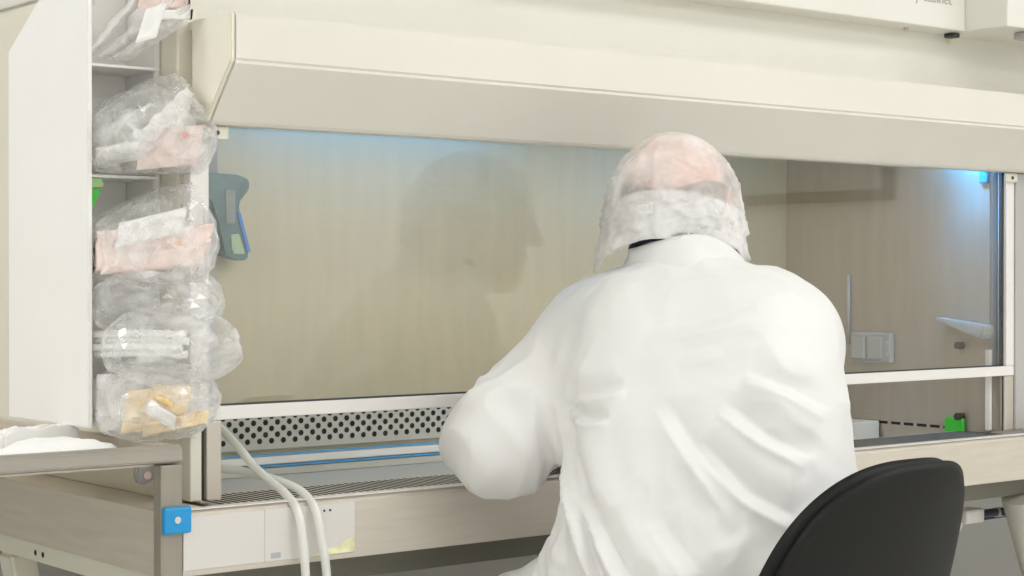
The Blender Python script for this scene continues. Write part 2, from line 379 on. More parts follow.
# stand
st = part('side_rail_beam', box(B(), -.106, -.06, -.02, .66, .816, .8445, .002), M['stand'])
for y in (.345, .318): part('bolt_hole', disc(B(), (-.1058, y, .8295), (-1, 0, 0), .0045, .0006), M['dark'], st)
def strut(x0, y0, z0, x1, y1, z1, wx, wy):
    b = B(); r = bmesh.ops.create_cube(b, size=1)
    for v in r['verts']:
        t = v.co.z+.5
        v.co = V((x0+(x1-x0)*t+v.co.x*wx, y0+(y1-y0)*t+v.co.y*wy, z0+(z1-z0)*t))
    bmesh.ops.bevel(b, geom=list(b.edges), offset=.006, segments=3, affect='EDGES'); return b
part('stand_leg', strut(-.083, .06, 0, -.083, .47, .815, .045, .05), M['stand'])
part('stand_leg', tube(B(), [(2.285, .02, 0), (1.935, .02, .7945)], .046, 24), M['stand'])
part('stand_leg', strut(2.25, .62, 0, 2.25, .62, .845, .06, .05), M['stand'])
part('stand_leg', strut(-.083, .64, 0, -.083, .64, .815, .045, .03), M['stand'])

# ------------------------------------------------------------------ things in the cabinet
g = thing('pipette_controller', 'teal pistol-grip pipette controller hanging behind the glass at left', 'pipette controller', (.335, .57, 1.27))
def gy(b): return b
GX = .018
def gp(pts): return [(x+GX, z) for x, z in pts]
b = B(); prism(b, gp([(.280, 1.434), (.352, 1.432), (.374, 1.423), (.373, 1.404), (.358, 1.396), (.350, 1.388), (.347, 1.374), (.360, 1.325), (.372, 1.288), (.371, 1.281), (.356, 1.279), (.338, 1.284), (.320, 1.29), (.314, 1.345), (.300, 1.385), (.280, 1.392)]), .552, .584, 'Y', bev=.005)
obj('body', b, M['teal'], g)
b = B(); prism(b, gp([(.346, 1.365), (.352, 1.366), (.373, 1.295), (.367, 1.293)]), .549, .5519, 'Y'); obj('trigger', b, M['tealblue'], g)
b = B(); prism(b, gp([(.333, 1.325), (.350, 1.327), (.362, 1.291), (.340, 1.291), (.334, 1.30)]), .5495, .5518, 'Y', bev=.0008); obj('grip_label', b, M['lab_green'], g)
b = B(); prism(b, gp([(.322, 1.405), (.343, 1.404), (.342, 1.345), (.324, 1.345)]), .5495, .5518, 'Y', bev=.0008); obj('button_panel', b, M['greygreen'], g)
b = B(); tube(b, [(.297+GX, .568, 1.392), (.297+GX, .568, 1.368)], [.012, .008], 14); obj('nose_cone', b, M['teal'], g)
b = B(); tube(b, catmull([(.30+GX, .584, 1.42), (.30+GX, .592, 1.425), (.30+GX, .5995, 1.425)], 4), .005, 8); obj('wall_hook', b, M['post'], g)

t_ = tag(obj('white_box', box(B(), 1.70, 1.832, .318, .39, .8885, .936, .003), M['hood'], origin=(1.766, .354, .8885)), 'small cream white box on the worktop at the right end of the cabinet', 'box')
gb = thing('green_reflection', 'green reflection on the right inner wall of the cabinet, built as an upright strip', 'strip', (1.832, .117, .8885))  # green reflection in the wall steel, modelled as a solid strip
obj('reflection_slab', box(B(), 1.828, 1.8362, .092, .142, .8885, .955, .004), M['green'], gb)

# tubing from the cabinet over the apron
def hose(pts, label, r=.0062):
    b = B(); tube(b, catmull(pts, 12), r, 14)
    o = obj('hose', b, M['tube'], origin=pts[-1]); tag(o, label, 'hose', 'pale plastic hoses hanging over the apron'); return o
hose([(.05, .30, 1.085), (.075, .20, 1.060), (.081, .12, 1.029), (.082, .06, 1.001), (.083, .02, .978), (.085, -.02, .960), (.087, -.062, .9445), (.0895, -.092, .922), (.094, -.099, .881), (.098, -.10, .831), (.104, -.102, .70), (.11, -.105, .50), (.118, -.11, .30)],
     'pale hose hanging over the apron, left one, rising steeply behind the sash')
hose([(.03, .18, .974), (.06, .08, .970), (.08, .05, .967), (.093, .01, .962), (.105, -.03, .955), (.114, -.065, .944), (.119, -.092, .922), (.125, -.0995, .879), (.133, -.10, .827), (.14, -.102, .70), (.146, -.105, .50), (.152, -.11, .30)],
     'pale hose hanging over the apron, right one, lying low across the grille')

# ------------------------------------------------------------------ steel tray at the left
T = thing('steel_tray', 'shallow stainless steel tray attached left of the cabinet, holding white paper', 'tray', (-.4, .2, .99))
tr = B()
box(tr, -.75, -.1012, -.0595, .5395, .9955, .9985)
obj('tray_floor', tr, M['steel'], T)
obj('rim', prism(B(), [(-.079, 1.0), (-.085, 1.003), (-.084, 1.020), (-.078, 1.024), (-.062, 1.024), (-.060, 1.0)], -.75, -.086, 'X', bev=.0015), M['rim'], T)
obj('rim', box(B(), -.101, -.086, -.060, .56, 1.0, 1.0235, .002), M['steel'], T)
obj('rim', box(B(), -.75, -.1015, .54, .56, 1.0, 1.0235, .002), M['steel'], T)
obj('tray_bracket', box(B(), -.0999, -.0875, .50, .54, .9325, .9998, .001), M['steel'], T)

def crumple(c, rad, seed, amp, sub=4, flat=None, freq=14., fit=None, jit=0.):
    b = B(); bmesh.ops.create_icosphere(b, subdivisions=sub, radius=1)
    off = V((seed*3.1, seed*1.7, seed*.9))
    for v in b.verts:
        d = v.co.normalized()
        p = V((d.x*rad[0], d.y*rad[1], d.z*rad[2]))
        q = p*freq+off
        n1 = 1-2*abs(noise.noise(q)); n2 = 1-2*abs(noise.noise(q*2.3+V((5, 1, 2))))
        n3 = 1-2*abs(noise.noise(q*.6+V((9, 3, 7))))
        f = 1+amp*(n1*.6+n2*.35+n3*.8)
        p = V((p.x*f, p.y*f, p.z*f))
        if jit: p += V((random.uniform(-jit, jit), random.uniform(-jit, jit), random.uniform(-jit, jit)))
        w_ = V(c)+p
        if fit: w_ = fit(w_)
        if flat is not None and w_.z < flat: w_.z = flat+.0002*noise.noise(q*3)+.0002
        v.co = w_
    return b
def flatpad(c, a, bvec, la, lb, th, seed, amp=.003, n=18, mi=0):
    """a creased sheet packet: la x lb with thickness th"""
    a, bvec = V(a).normalized(), V(bvec).normalized(); nn = a.cross(bvec).normalized(); c = V(c)
    bm = B(); G = [[[None]*(n+1) for _ in range(n+1)] for _ in (0, 1)]
    for s in (0, 1):
        for i in range(n+1):
            for j in range(n+1):
                u, w_ = i/n-.5, j/n-.5
                e = max(0, 1-(2*abs(u))**6)*max(0, 1-(2*abs(w_))**6)
                q = V((u*la*40+seed*7, w_*lb*40, s*.5+seed))
                hgt = (s-.5)*th*e+amp*(1-2*abs(noise.noise(q)))+amp*.7*noise.noise(q*.4)
                G[s][i][j] = bm.verts.new(c+a*(u*la)+bvec*(w_*lb)+nn*hgt)
    for i in range(n):
        for j in range(n):
            bm.faces.new((G[0][i][j], G[0][i][j+1], G[0][i+1][j+1], G[0][i+1][j])); bm.faces.new((G[1][i][j], G[1][i+1][j], G[1][i+1][j+1], G[1][i][j+1]))
    for i in range(n):
        for j0 in (0, n):
            f = (G[0][i][j0], G[0][i+1][j0], G[1][i+1][j0], G[1][i][j0]); bm.faces.new(f if j0 == 0 else f[::-1])
            f = (G[0][j0][i], G[1][j0][i], G[1][j0][i+1], G[0][j0][i+1]); bm.faces.new(f if j0 == 0 else f[::-1])
    return bm
# white paper in the tray
def inside(x0, x1, y0, y1):
    def f(p): p.x = min(max(p.x, x0), x1); p.y = min(max(p.y, y0), y1); return p
    return f
o = obj('crumpled_paper', crumple((-.235, .005, 1.002), (.088, .056, .028), 3, .16, 5, .9988, freq=30, fit=inside(-.7, -.104, -.056, .53)), M['paper'], origin=(-.225, .02, .9988), smooth=False)
tag(o, 'heap of crumpled white paper lying in the steel tray', 'paper')
o = obj('crumpled_paper', crumple((-.43, .02, 1.004), (.105, .072, .022), 5, .14, 5, .9988, freq=24, fit=inside(-.7, -.324, -.056, .53)), M['paper'], origin=(-.43, .02, .9988))
tag(o, 'low crumpled white paper at the left end of the tray behind the front rim', 'paper')
b = B(); prism(b, [(-.262, .9988), (-.262, 1.034), (-.250, 1.041), (-.230, 1.039), (-.215, 1.042), (-.185, 1.040), (-.170, 1.044), (-.150, 1.042), (-.146, 1.020), (-.146, .9988)], .098, .135, 'Y', bev=.004)
o = obj('white_block', b, M['paper'], origin=(-.2, .115, .9988)); tag(o, 'long white foam block lying in the tray behind the crumpled paper', 'foam block')

# ------------------------------------------------------------------ rack with bags between tray and cabinet
R = thing('supply_rack', 'white open-fronted supply rack fixed to the left side of the cabinet', 'rack', (-.095, .19, 1.04))
RF, RB = .045, .312
obj('side_board', prism(B(), [(RF, 1.042), (RB, 1.042), (RB, 1.585), (.075, 1.728), (RF, 1.728)], -.162, -.155, 'X', bev=.001), M['white'], R)
obj('side_board', prism(B(), [(.085, 1.042), (RB, 1.042), (RB, 1.585), (.12, 1.70), (.085, 1.70)], -.0400, -.0306, 'X', bev=.001), M['white'], R)
obj('back_board', box(B(), -.1545, -.0405, .172, .178, 1.042, 1.70, .0005), M['white'], R)
SH = (1.548, 1.393, 1.047)
for z in SH: obj('shelf', box(B(), -.1545, -.0405, .07, .1715, z-.004, z, .0005), M['white'], R)
for z in (1.30, 1.45): obj('peg_hole', disc(B(), (-.0400, .10, z), (-1, 0, 0), .004, .0005, 8), M['gap'], R)

def fit_rack(p):
    """keep soft goods out of the rack boards, the sash rail, the hood end and the tray rim"""
    if p.y > .04:
        p.x = max(p.x, -.1535)
        if p.z < 1.049: p.z = 1.049
    if p.y > .08: p.x = min(p.x, -.0418)
    p.y = min(p.y, .170)
    if p.x > -.034:
        if p.z > 1.462: p.x = min(p.x, -.034) if p.y > -.03 else min(p.x, -.0225)
        else: p.y = min(p.y, -.0145 if p.z > 1.44 else -.006)
    p.x = max(p.x, -.1505)
    p.z = max(p.z, 1.0255)
    return p
def pack(name, bm, mats, label, cat, origin, group=None):
    for v in bm.verts: v.co = fit_rack(v.co.copy())
    o = obj(name, bm, mats, origin=origin); tag(o, label, cat, group); return o
def sleeve(name, p0, p1, wd, th, m, label, seed, group, amp=.0035):
    p0, p1 = V(p0), V(p1); a = (p1-p0); L_ = a.length; bvec = V((.62, -.78, 0)).cross(a).normalized()
    return pack(name, flatpad((p0+p1)/2, a, bvec, L_, wd, th, seed, amp, 22), m, label, 'wrapped pack', p0, group)
GP = 'wrapped pipette packs leaning on the top shelf'
sleeve('wrapped_pipette', (-.140, .10, 1.560), (-.075, .02, 1.665), .022, .010, M['paper'], 'long white wrapped pack leaning on the top shelf, frontmost and leftmost', 1, GP)
sleeve('wrapped_pipette', (-.150, .14, 1.595), (-.110, .08, 1.70), .030, .012, M['film2'], 'clear wrapped pack leaning behind the white one on the top shelf', 2, GP)
sleeve('wrapped_pipette', (-.118, .09, 1.560), (-.042, .0, 1.645), .034, .012, M['film2'], 'clear wrapped pack lying along the middle of the top shelf', 3, GP)
sleeve('wrapped_pipette', (-.100, .08, 1.556), (-.028, -.01, 1.630), .036, .014, M['film2'], 'clear wrapped pack reaching furthest right beside the hood end', 4, GP)
pack('white_tag', flatpad((-.088, .0, 1.600), (.7, -.6, .25), (.25, -.2, 1), .030, .050, .003, 9, .003), M['paper'], 'white folded paper tag sticking out of the top shelf packs', 'paper tag', (-.07, .02, 1.6))
pack('pink_wrapper', flatpad((-.055, .01, 1.635), (.9, -.4, .05), (.1, -.2, 1), .085, .022, .004, 11, .005), M['pink'], 'pale pink wrapper across the top of the upper shelf packs', 'wrapper', (-.06, .03, 1.625))
pack('white_wrapper', flatpad((-.050, .0, 1.615), (.9, -.4, .02), (.1, -.2, 1), .075, .014, .006, 12, .004), M['paper'], 'white wrapper edge below the pink one on the top shelf', 'wrapper', (-.06, .03, 1.61))

def bag(c, rad, seed, amp, m, label, flat=None, freq=15., sub=4, top=None):
    def fit(p):
        p = fit_rack(p)
        if top:
            zm = top[0]+top[1]*(p.x+.15)
            if p.z > zm: p.z = zm+(p.z-zm)*.18
        return p
    bm = crumple(c, rad, seed, amp*1.25, sub, flat, freq=freq, fit=fit, jit=.0022)
    o = obj('plastic_bag', bm, M[m], origin=(c[0], c[1], flat if flat else c[2]-rad[2]))
    return tag(o, label, 'plastic bag')
# second shelf
bag((-.078, .028, 1.458), (.074, .072, .076), 2, .17, 'film', 'clear crumpled plastic bag of white packs on the second shelf, upper one', 1.3945, top=(1.470, .62))
GW = 'packs inside the upper clear bag'
sleeve('white_pack', (-.150, .12, 1.418), (-.070, .01, 1.490), .070, .018, M['film2'], 'milky white pack slanting up inside the upper clear bag', 5, GW)
sleeve('white_pack', (-.092, .02, 1.436), (-.034, -.02, 1.505), .060, .016, M['paper'], 'white crumpled pack at the right inside the upper clear bag', 6, GW, .006)
sleeve('white_pack', (-.150, .07, 1.413), (-.090, .0, 1.432), .052, .020, M['film2'], 'low milky pack at the left inside the upper clear bag', 7, GW)
sleeve('white_pack', (-.118, .03, 1.470), (-.098, .01, 1.440), .012, .006, M['paper'], 'narrow white pack slanting down inside the upper clear bag', 13, GW)
p = pack('pink_pack', flatpad((-.060, -.002, 1.430), (.8, -.55, .1), (.15, -.1, 1), .085, .056, .012, 8, .005), M['pink'], 'pale pink pack with a red dot inside the upper clear bag', 'pack', (-.06, .0, 1.41))
obj('red_dot', disc(B(), (-.048, -.022, 1.446), (-.6, -.8, .05), .0042, .003), M['red'], p)
# third shelf
gpk = thing('green_packet', 'green folded packet at the left edge of the rack under the second shelf', 'packet', (-.135, .10, 1.33))
obj('flap', prism(B(), [(-.152, 1.374), (-.122, 1.376), (-.125, 1.3885), (-.152, 1.3885)], .076, .12, 'Y', bev=.001), M['greenp'], gpk)
obj('packet_body', prism(B(), [(-.152, 1.322), (-.146, 1.335), (-.126, 1.372), (-.152, 1.3735)], .075, .118, 'Y', bev=.001), M['green'], gpk)
bag((-.078, .028, 1.304), (.074, .072, .078), 4, .17, 'film', 'clear crumpled plastic bag of pink wrappers in mid rack, below the green packet', 1.2425, top=(1.318, .55))
GK = 'pink wrappers inside the middle clear bag'
for i, (c, la, lb, m, lab) in enumerate((((-.122, .03, 1.289), .080, .056, 'pink', 'pink wrapper at the left inside the middle clear bag'), ((-.064, -.012, 1.299), .110, .042, 'pink', 'pink wrapper on the right inside the middle clear bag with an orange disc'),
                                   ((-.085, .0, 1.274), .14, .030, 'pink', 'pink wrapper lowest inside the middle clear bag'))):
    o = pack('pink_wrapper', flatpad(c, (.8, -.55, .08), (.1, -.15, 1), la, lb, .014, 20+i, .006), M[m], lab, 'wrapper', c, GK)
    if i == 1: obj('orange_disc', disc(B(), (-.054, -.026, 1.297), (-.6, -.8, .1), .0062, .004), M['orange'], o)
pack('white_wrapper', flatpad((-.092, -.006, 1.318), (.85, -.5, .25), (.1, -.2, 1), .095, .036, .014, 31, .007), M['paper'], 'white wrapper lying on the pink wrappers in the middle clear bag', 'wrapper', (-.09, .0, 1.30))
# below the third shelf
bag((-.074, .03, 1.214), (.074, .062, .040), 6, .20, 'film', 'clear slack plastic bag lying between the pink wrappers and the white sticks', None, 18.)
bag((-.058, -.004, 1.153), (.088, .062, .048), 8, .15, 'film', 'clear plastic bag bulging over the glass edge above the amber wrappers')
GS = 'white plastic sticks in the bulging clear bag'
for i, (z, dx, lab) in enumerate(((1.170, 0, 'white plastic stick in the bulging clear bag, uppermost'), (1.161, .006, 'white plastic stick in the bulging clear bag, second from top'), (1.152, -.004, 'white plastic stick in the bulging clear bag, third from top'), (1.143, .004, 'white plastic stick in the bulging clear bag, lowest'))):
    b = B(); tube(b, catmull([(-.147+dx, .062, z), (-.10+dx, .015, z+.002), (-.055+dx, -.032, z)], 6), .0055, 10)
    pack('plastic_stick', b, M['paper'], lab, 'plastic stick', (-.10, .015, z), GS)
bag((-.082, .012, 1.076), (.076, .066, .047), 10, .17, 'film', 'plastic bag of amber and tan wrappers at the bottom of the rack')
pack('white_wrapper', flatpad((-.128, .03, 1.078), (.8, -.55, .05), (.1, -.15, 1), .070, .080, .012, 44, .007), M['film2'], 'milky wrapper at the left inside the lowest bag', 'wrapper', (-.125, .03, 1.06))
GA = 'tan wrappers in the lowest bag'
for i, (c, la, lb, m, rz, lab) in enumerate((((-.098, -.006, 1.068), .062, .060, 'tan', .1, 'tan wrapper with an amber stripe at the left of the lowest bag'), ((-.072, -.022, 1.080), .055, .044, 'tan', -.05, 'tan wrapper beside the dark gap in the lowest bag'),
                                        ((-.072, -.040, 1.050), .090, .020, 'tan', .2, 'narrow tan wrapper at the very bottom of the lowest bag'))):
    o = pack('tan_wrapper', flatpad(c, (.8, -.55, rz), (.1, -.15, 1), la, lb, .012, 40+i, .006), M[m], lab, 'wrapper', c, GA)
    if i == 0:
        q = B(); tube(q, [(-.102, -.020, 1.092), (-.078, -.040, 1.074)], .0042, 8); obj('amber_stripe', q, M['amber'], o)
    for dx, dz in ((-.012, .008), (.008, -.012)) if i < 2 else ():
        obj('amber_dot', disc(B(), (c[0]+dx, c[1]-dx*.65-.010, c[2]+dz), (-.6, -.8, .1), .0040, .005), M['amber'], o)
pack('white_wrapper', flatpad((-.092, -.036, 1.062), (.7, -.5, -.5), (.1, -.15, 1), .044, .020, .008, 47, .004), M['paper'], 'small white wrapper in front of the tan ones in the lowest bag', 'wrapper', (-.09, -.03, 1.06))

# ------------------------------------------------------------------ plug at the right
pg = thing('power_plug', 'pale power plug with dark blue cable behind the stand leg at right', 'plug', (1.86, .1, .745))
obj('plug_body', box(B(), 1.838, 1.900, .09, .13, .732, .762, .005), M['label'], pg)
b = B(); tube(b, catmull([(1.897, .11, .747), (1.96, .11, .746), (2.05, .12, .742), (2.25, .3, .70), (2.35, .97, .55)], 8), .009, 12); obj('cable', b, M['cable'], pg)
obj('cable_sleeve', tube(B(), [(1.962, .11, .746), (1.99, .1125, .745)], .0105, 12), M['label'], pg)
b = B(); tube(b, catmull([(1.845, .11, .74), (1.83, .115, .71), (1.82, .2, .60), (1.85, .7, .45), (1.86, .99, .4)], 8), .006, 10); obj('lead', b, M['label'], pg)

# ------------------------------------------------------------------ SDF modelling for the person and the chair
class Field:
    def __init__(s, lo, hi, h):
        s.lo = np.array(lo, np.float32); s.h = h
        s.n = np.ceil((np.array(hi)-np.array(lo))/h).astype(int)+1
        s.F = np.full(s.n, .2, np.float32)
    def block(s, lo, hi):
        i0 = np.clip(np.floor((np.array(lo)-s.lo)/s.h).astype(int), 0, s.n-1); i1 = np.clip(np.ceil((np.array(hi)-s.lo)/s.h).astype(int)+1, 1, s.n)
        ax = [s.lo[k]+s.h*np.arange(i0[k], i1[k], dtype=np.float32) for k in range(3)]
        return tuple(slice(i0[k], i1[k]) for k in range(3)), np.meshgrid(*ax, indexing='ij')
    def put(s, fn, lo, hi, k=.02, op='u'):
        m = k+3*s.h; sl, (X, Y, Z) = s.block(np.array(lo)-m, np.array(hi)+m)
        if X.size == 0: return
        d = fn(X, Y, Z); a = s.F[sl]
        if op == 'u':
            t = np.clip(.5+.5*(d-a)/k, 0, 1); s.F[sl] = d*(1-t)+a*t-k*t*(1-t)
        else:
            d = -d; t = np.clip(.5-.5*(d-a)/k, 0, 1); s.F[sl] = d*(1-t)+a*t+k*t*(1-t)
    def cone(s, a, b, ra, rb, k=.02, op='u'):
        a, b = np.array(a, float), np.array(b, float); ab = b-a; L2 = max(1e-9, ab@ab)
        def fn(X, Y, Z):
            px, py, pz = X-a[0], Y-a[1], Z-a[2]; t = np.clip((px*ab[0]+py*ab[1]+pz*ab[2])/L2, 0, 1)
            return np.sqrt((px-t*ab[0])**2+(py-t*ab[1])**2+(pz-t*ab[2])**2)-(ra+(rb-ra)*t)
        R_ = max(ra, rb); s.put(fn, np.minimum(a, b)-R_, np.maximum(a, b)+R_, k, op)
    def ell(s, c, rad, axes=None, k=.02, op='u', clip=None):
        c = np.array(c, float); A = np.array(axes if axes is not None else np.eye(3), float); r = np.array(rad, float)
        def fn(X, Y, Z):
            P = (X-c[0], Y-c[1], Z-c[2]); q = [(P[0]*A[i][0]+P[1]*A[i][1]+P[2]*A[i][2]) for i in range(3)]
            k0 = np.sqrt(sum((q[i]/r[i])**2 for i in range(3))); k1 = np.sqrt(sum((q[i]/r[i]**2)**2 for i in range(3)))
            d = k0*(k0-1)/np.maximum(k1, 1e-6)
            if clip is not None: d = np.maximum(d, clip(*q))
            return d
        R_ = r.max(); s.put(fn, c-R_, c+R_, k, op)
    def mesh(s, name):
        F = s.F; ins = F < 0
        c = np.zeros(tuple(np.array(F.shape)-1), np.int8)
        for i in (0, 1):
            for j in (0, 1):
                for k in (0, 1): c += ins[i:F.shape[0]-1+i, j:F.shape[1]-1+j, k:F.shape[2]-1+k]
        act = np.argwhere((c > 0) & (c < 8))
        vid = np.full(c.shape, -1, np.int32); vid[tuple(act.T)] = np.arange(len(act))
        corner = [(i, j, k) for i in (0, 1) for j in (0, 1) for k in (0, 1)]
        val = np.stack([F[act[:, 0]+i, act[:, 1]+j, act[:, 2]+k] for i, j, k in corner], 1)
        cp = np.array(corner, np.float32); sm = np.zeros((len(act), 3), np.float32); ct = np.zeros(len(act), np.float32)
        for a in range(8):
            for b in range(a+1, 8):
                if np.abs(cp[a]-cp[b]).sum() != 1: continue
                cr = (val[:, a] < 0) != (val[:, b] < 0)
                t = val[:, a]/np.where(cr, val[:, a]-val[:, b], 1)
                p = cp[a]+t[:, None]*(cp[b]-cp[a]); sm[cr] += p[cr]; ct[cr] += 1
        verts = s.lo+s.h*(act+sm/np.maximum(ct, 1)[:, None])
        quads = []
        for ax in range(3):
            sh = list(F.shape); sh[ax] -= 1
            a = ins[tuple(slice(0, sh[q]) for q in range(3))]; b = ins[tuple(slice(1, None) if q == ax else slice(0, sh[q]) for q in range(3))]
            e = np.argwhere(a != b); u, v = (ax+1) % 3, (ax+2) % 3
            e = e[(e[:, u] > 0) & (e[:, v] > 0) & (e[:, u] < F.shape[u]-1) & (e[:, v] < F.shape[v]-1)]
            if len(e) == 0: continue
            def g_(du, dv):
                q = e.copy(); q[:, u] -= du; q[:, v] -= dv; return vid[tuple(q.T)]
            Q = np.stack([g_(1, 1), g_(0, 1), g_(0, 0), g_(1, 0)], 1); flip = ~a[tuple(e.T)]
            Q[flip] = Q[flip][:, ::-1]; quads.append(Q)
        Q = np.concatenate(quads); Q = Q[(Q >= 0).all(1)]
        me_ = bpy.data.meshes.new(name); me_.vertices.add(len(verts)); me_.vertices.foreach_set('co', verts.astype(np.float32).ravel())
        me_.loops.add(len(Q)*4); me_.loops.foreach_set('vertex_index', Q.astype(np.int32).ravel())
        me_.polygons.add(len(Q)); me_.polygons.foreach_set('loop_start', np.arange(0, len(Q)*4, 4, dtype=np.int32)); me_.polygons.foreach_set('loop_total', np.full(len(Q), 4, np.int32))
        me_.update(); me_.validate(); return me_
def smooth_mesh(me_, it=4, f=.5):
    n = len(me_.vertices); co = np.empty(n*3, np.float32); me_.vertices.foreach_get('co', co); co = co.reshape(-1, 3)
    ed = np.empty(len(me_.edges)*2, np.int32); me_.edges.foreach_get('vertices', ed); ed = ed.reshape(-1, 2)
    deg = np.bincount(ed.ravel(), minlength=n).astype(np.float32)[:, None]
    for _ in range(it):
        for w_ in (f, -f*.96):
            s_ = np.zeros_like(co); np.add.at(s_, ed[:, 0], co[ed[:, 1]]); np.add.at(s_, ed[:, 1], co[ed[:, 0]])
            co = co+w_*(s_/np.maximum(deg, 1)-co)
    me_.vertices.foreach_set('co', co.ravel()); me_.update()
def get_co(me_):
    co = np.empty(len(me_.vertices)*3, np.float32); me_.vertices.foreach_get('co', co); return co.reshape(-1, 3)
def get_no(me_):
    co = np.empty(len(me_.vertices)*3, np.float32); me_.vertices.foreach_get('normal', co); return co.reshape(-1, 3)

# ------------------------------------------------------------------ chair
CH = thing('office_chair', 'black office chair the worker sits on, rounded backrest at lower right', 'chair', (.53, -.45, 0))
def backrest(grow, y_off, th):
    """tapered backrest with rounded corners, leaning back, slightly wrapped"""
    bm = B(); n, m = 44, 36; zc0, zc1 = .62, 1.018; xc = .585
    def pos(s_, z_, side):
        r_ = max(abs(s_), abs(z_), 1e-9); n_ = 2.9; rho = max(1e-6, (abs(s_)/r_)**n_+(abs(z_)/r_)**n_)**(-1/n_)
        u, w_ = s_*rho, z_*rho
        hh = (zc1-zc0)/2+grow; hw = .190+grow-.030*w_
        x = xc+u*hw; z = (zc0+zc1)/2+w_*hh
        e = max(abs(s_), abs(z_)); e = max(0, (e-.70)/.30); bulge = math.sqrt(max(0, 1-e*e))
        y = y_off-.705+.045*u*u-.075*w_+side*th*bulge
        return V((x, y, z))
    A, Bk = [[[bm.verts.new(pos(i/n*2-1, j/m*2-1, sd)) for i in range(n+1)] for j in range(m+1)] for sd in (-1, 1)]
    for j in range(m):
        for i in range(n):
            bm.faces.new((A[j][i], A[j][i+1], A[j+1][i+1], A[j+1][i])); bm.faces.new((Bk[j][i], Bk[j+1][i], Bk[j+1][i+1], Bk[j][i+1]))
    bmesh.ops.remove_doubles(bm, verts=bm.verts, dist=1e-5); return bm
obj('backrest', backrest(0, .004, .018), M['black'], CH, smooth=True)
obj('backrest_shell', backrest(-.002, -.0205, .010), M['blackp'], CH, smooth=True)
b = B(); box(b, .31, .75, -.63, -.20, .59, .66, .03, seg=4); obj('seat', b, M['black'], CH, smooth=True)
b = B(); tube(b, catmull([(.585, -.735, .78), (.585, -.735, .66), (.57, -.71, .585), (.54, -.55, .575)], 8), .018, 12); obj('back_stem', b, M['blackp'], CH)
obj('gas_lift', tube(B(), [(.53, -.45, .12), (.53, -.45, .35), (.53, -.45, .351), (.53, -.45, .60)], [.028, .028, .016, .016], 16), M['chrome'], CH)
b = B()
tor = [V((.53+.2*math.cos(a), -.45+.2*math.sin(a), .27)) for a in [2*math.pi*i/40 for i in range(41)]]
tube(b, tor, .011, 10)
for a in (0, 2*math.pi/3, 4*math.pi/3): tube(b, [(.53, -.45, .27), (.53+.2*math.cos(a), -.45+.2*math.sin(a), .27)], .008, 8)
obj('foot_ring', b, M['chrome'], CH)
for i in range(5):
    a = 2*math.pi*i/5+.3; b = B(); c_, s_ = math.cos(a), math.sin(a)
    tube(b, [(.53, -.45, .115), (.53+.29*c_, -.45+.29*s_, .075)], [.028, .016], 10)
    lg = obj('leg', b, M['blackp'], CH)
    b = B(); wx, wy = .53+.29*c_, -.45+.29*s_; tube(b, [V((wx-.018*s_, wy+.018*c_, .03)), V((wx+.018*s_, wy-.018*c_, .03))], .0295, 16); tube(b, [(wx, wy, .03), (wx, wy, .075)], .008, 8); obj('caster', b, M['blackp'], lg)

# ------------------------------------------------------------------ the person
PER = thing('person', 'seated person in white coverall and gauze hair cap, seen from behind', 'person', (.53, -.46, 0))
Fv = np.array((.793, .609, 0.)); Rv = np.array((.609, -.793, 0.)); Uv = np.array((0, 0, 1.))
HC = np.array((.674, -.244, 1.350))                       # head centre
tl = math.radians(8)                                       # slight nod
HF = Fv*math.cos(tl)-Uv*math.sin(tl); HU = Uv*math.cos(tl)+Fv*math.sin(tl); HR = Rv
AX = np.array((HR, HF, HU))
def hp(r, f, u): return HC+HR*r+HF*f+HU*u
SL, SR = np.array((.562, -.198, 1.150)), np.array((.722, -.420, 1.155))
EL, ER = np.array((.394, -.168, 1.010)), np.array((.836, -.366, 1.02))
WL, WR = np.array((.565, -.020, .992)), np.array((.905, -.115, .992))
PEL = np.array((.530, -.470, .79))
SPINE = [(np.array((.530, -.475, .76)), .155, .130), (np.array((.535, -.468, .85)), .150, .120), (np.array((.548, -.445, .95)), .145, .110), (np.array((.575, -.408, 1.05)), .150, .110), (np.array((.605, -.362, 1.14)), .150, .100), (np.array((.628, -.330, 1.205)), .120, .075)]
HPL, HPR = PEL-Rv*.095, PEL+Rv*.095
KL, KR = np.array((.385, -.05, .665)), np.array((.93, -.18, .665))
AL, AR = np.array((.40, -.07, .34)), np.array((.84, -.13, .34))
TL_, TR_ = AL+np.array((.0, .15, -.03)), AR+np.array((.06, .14, -.03))

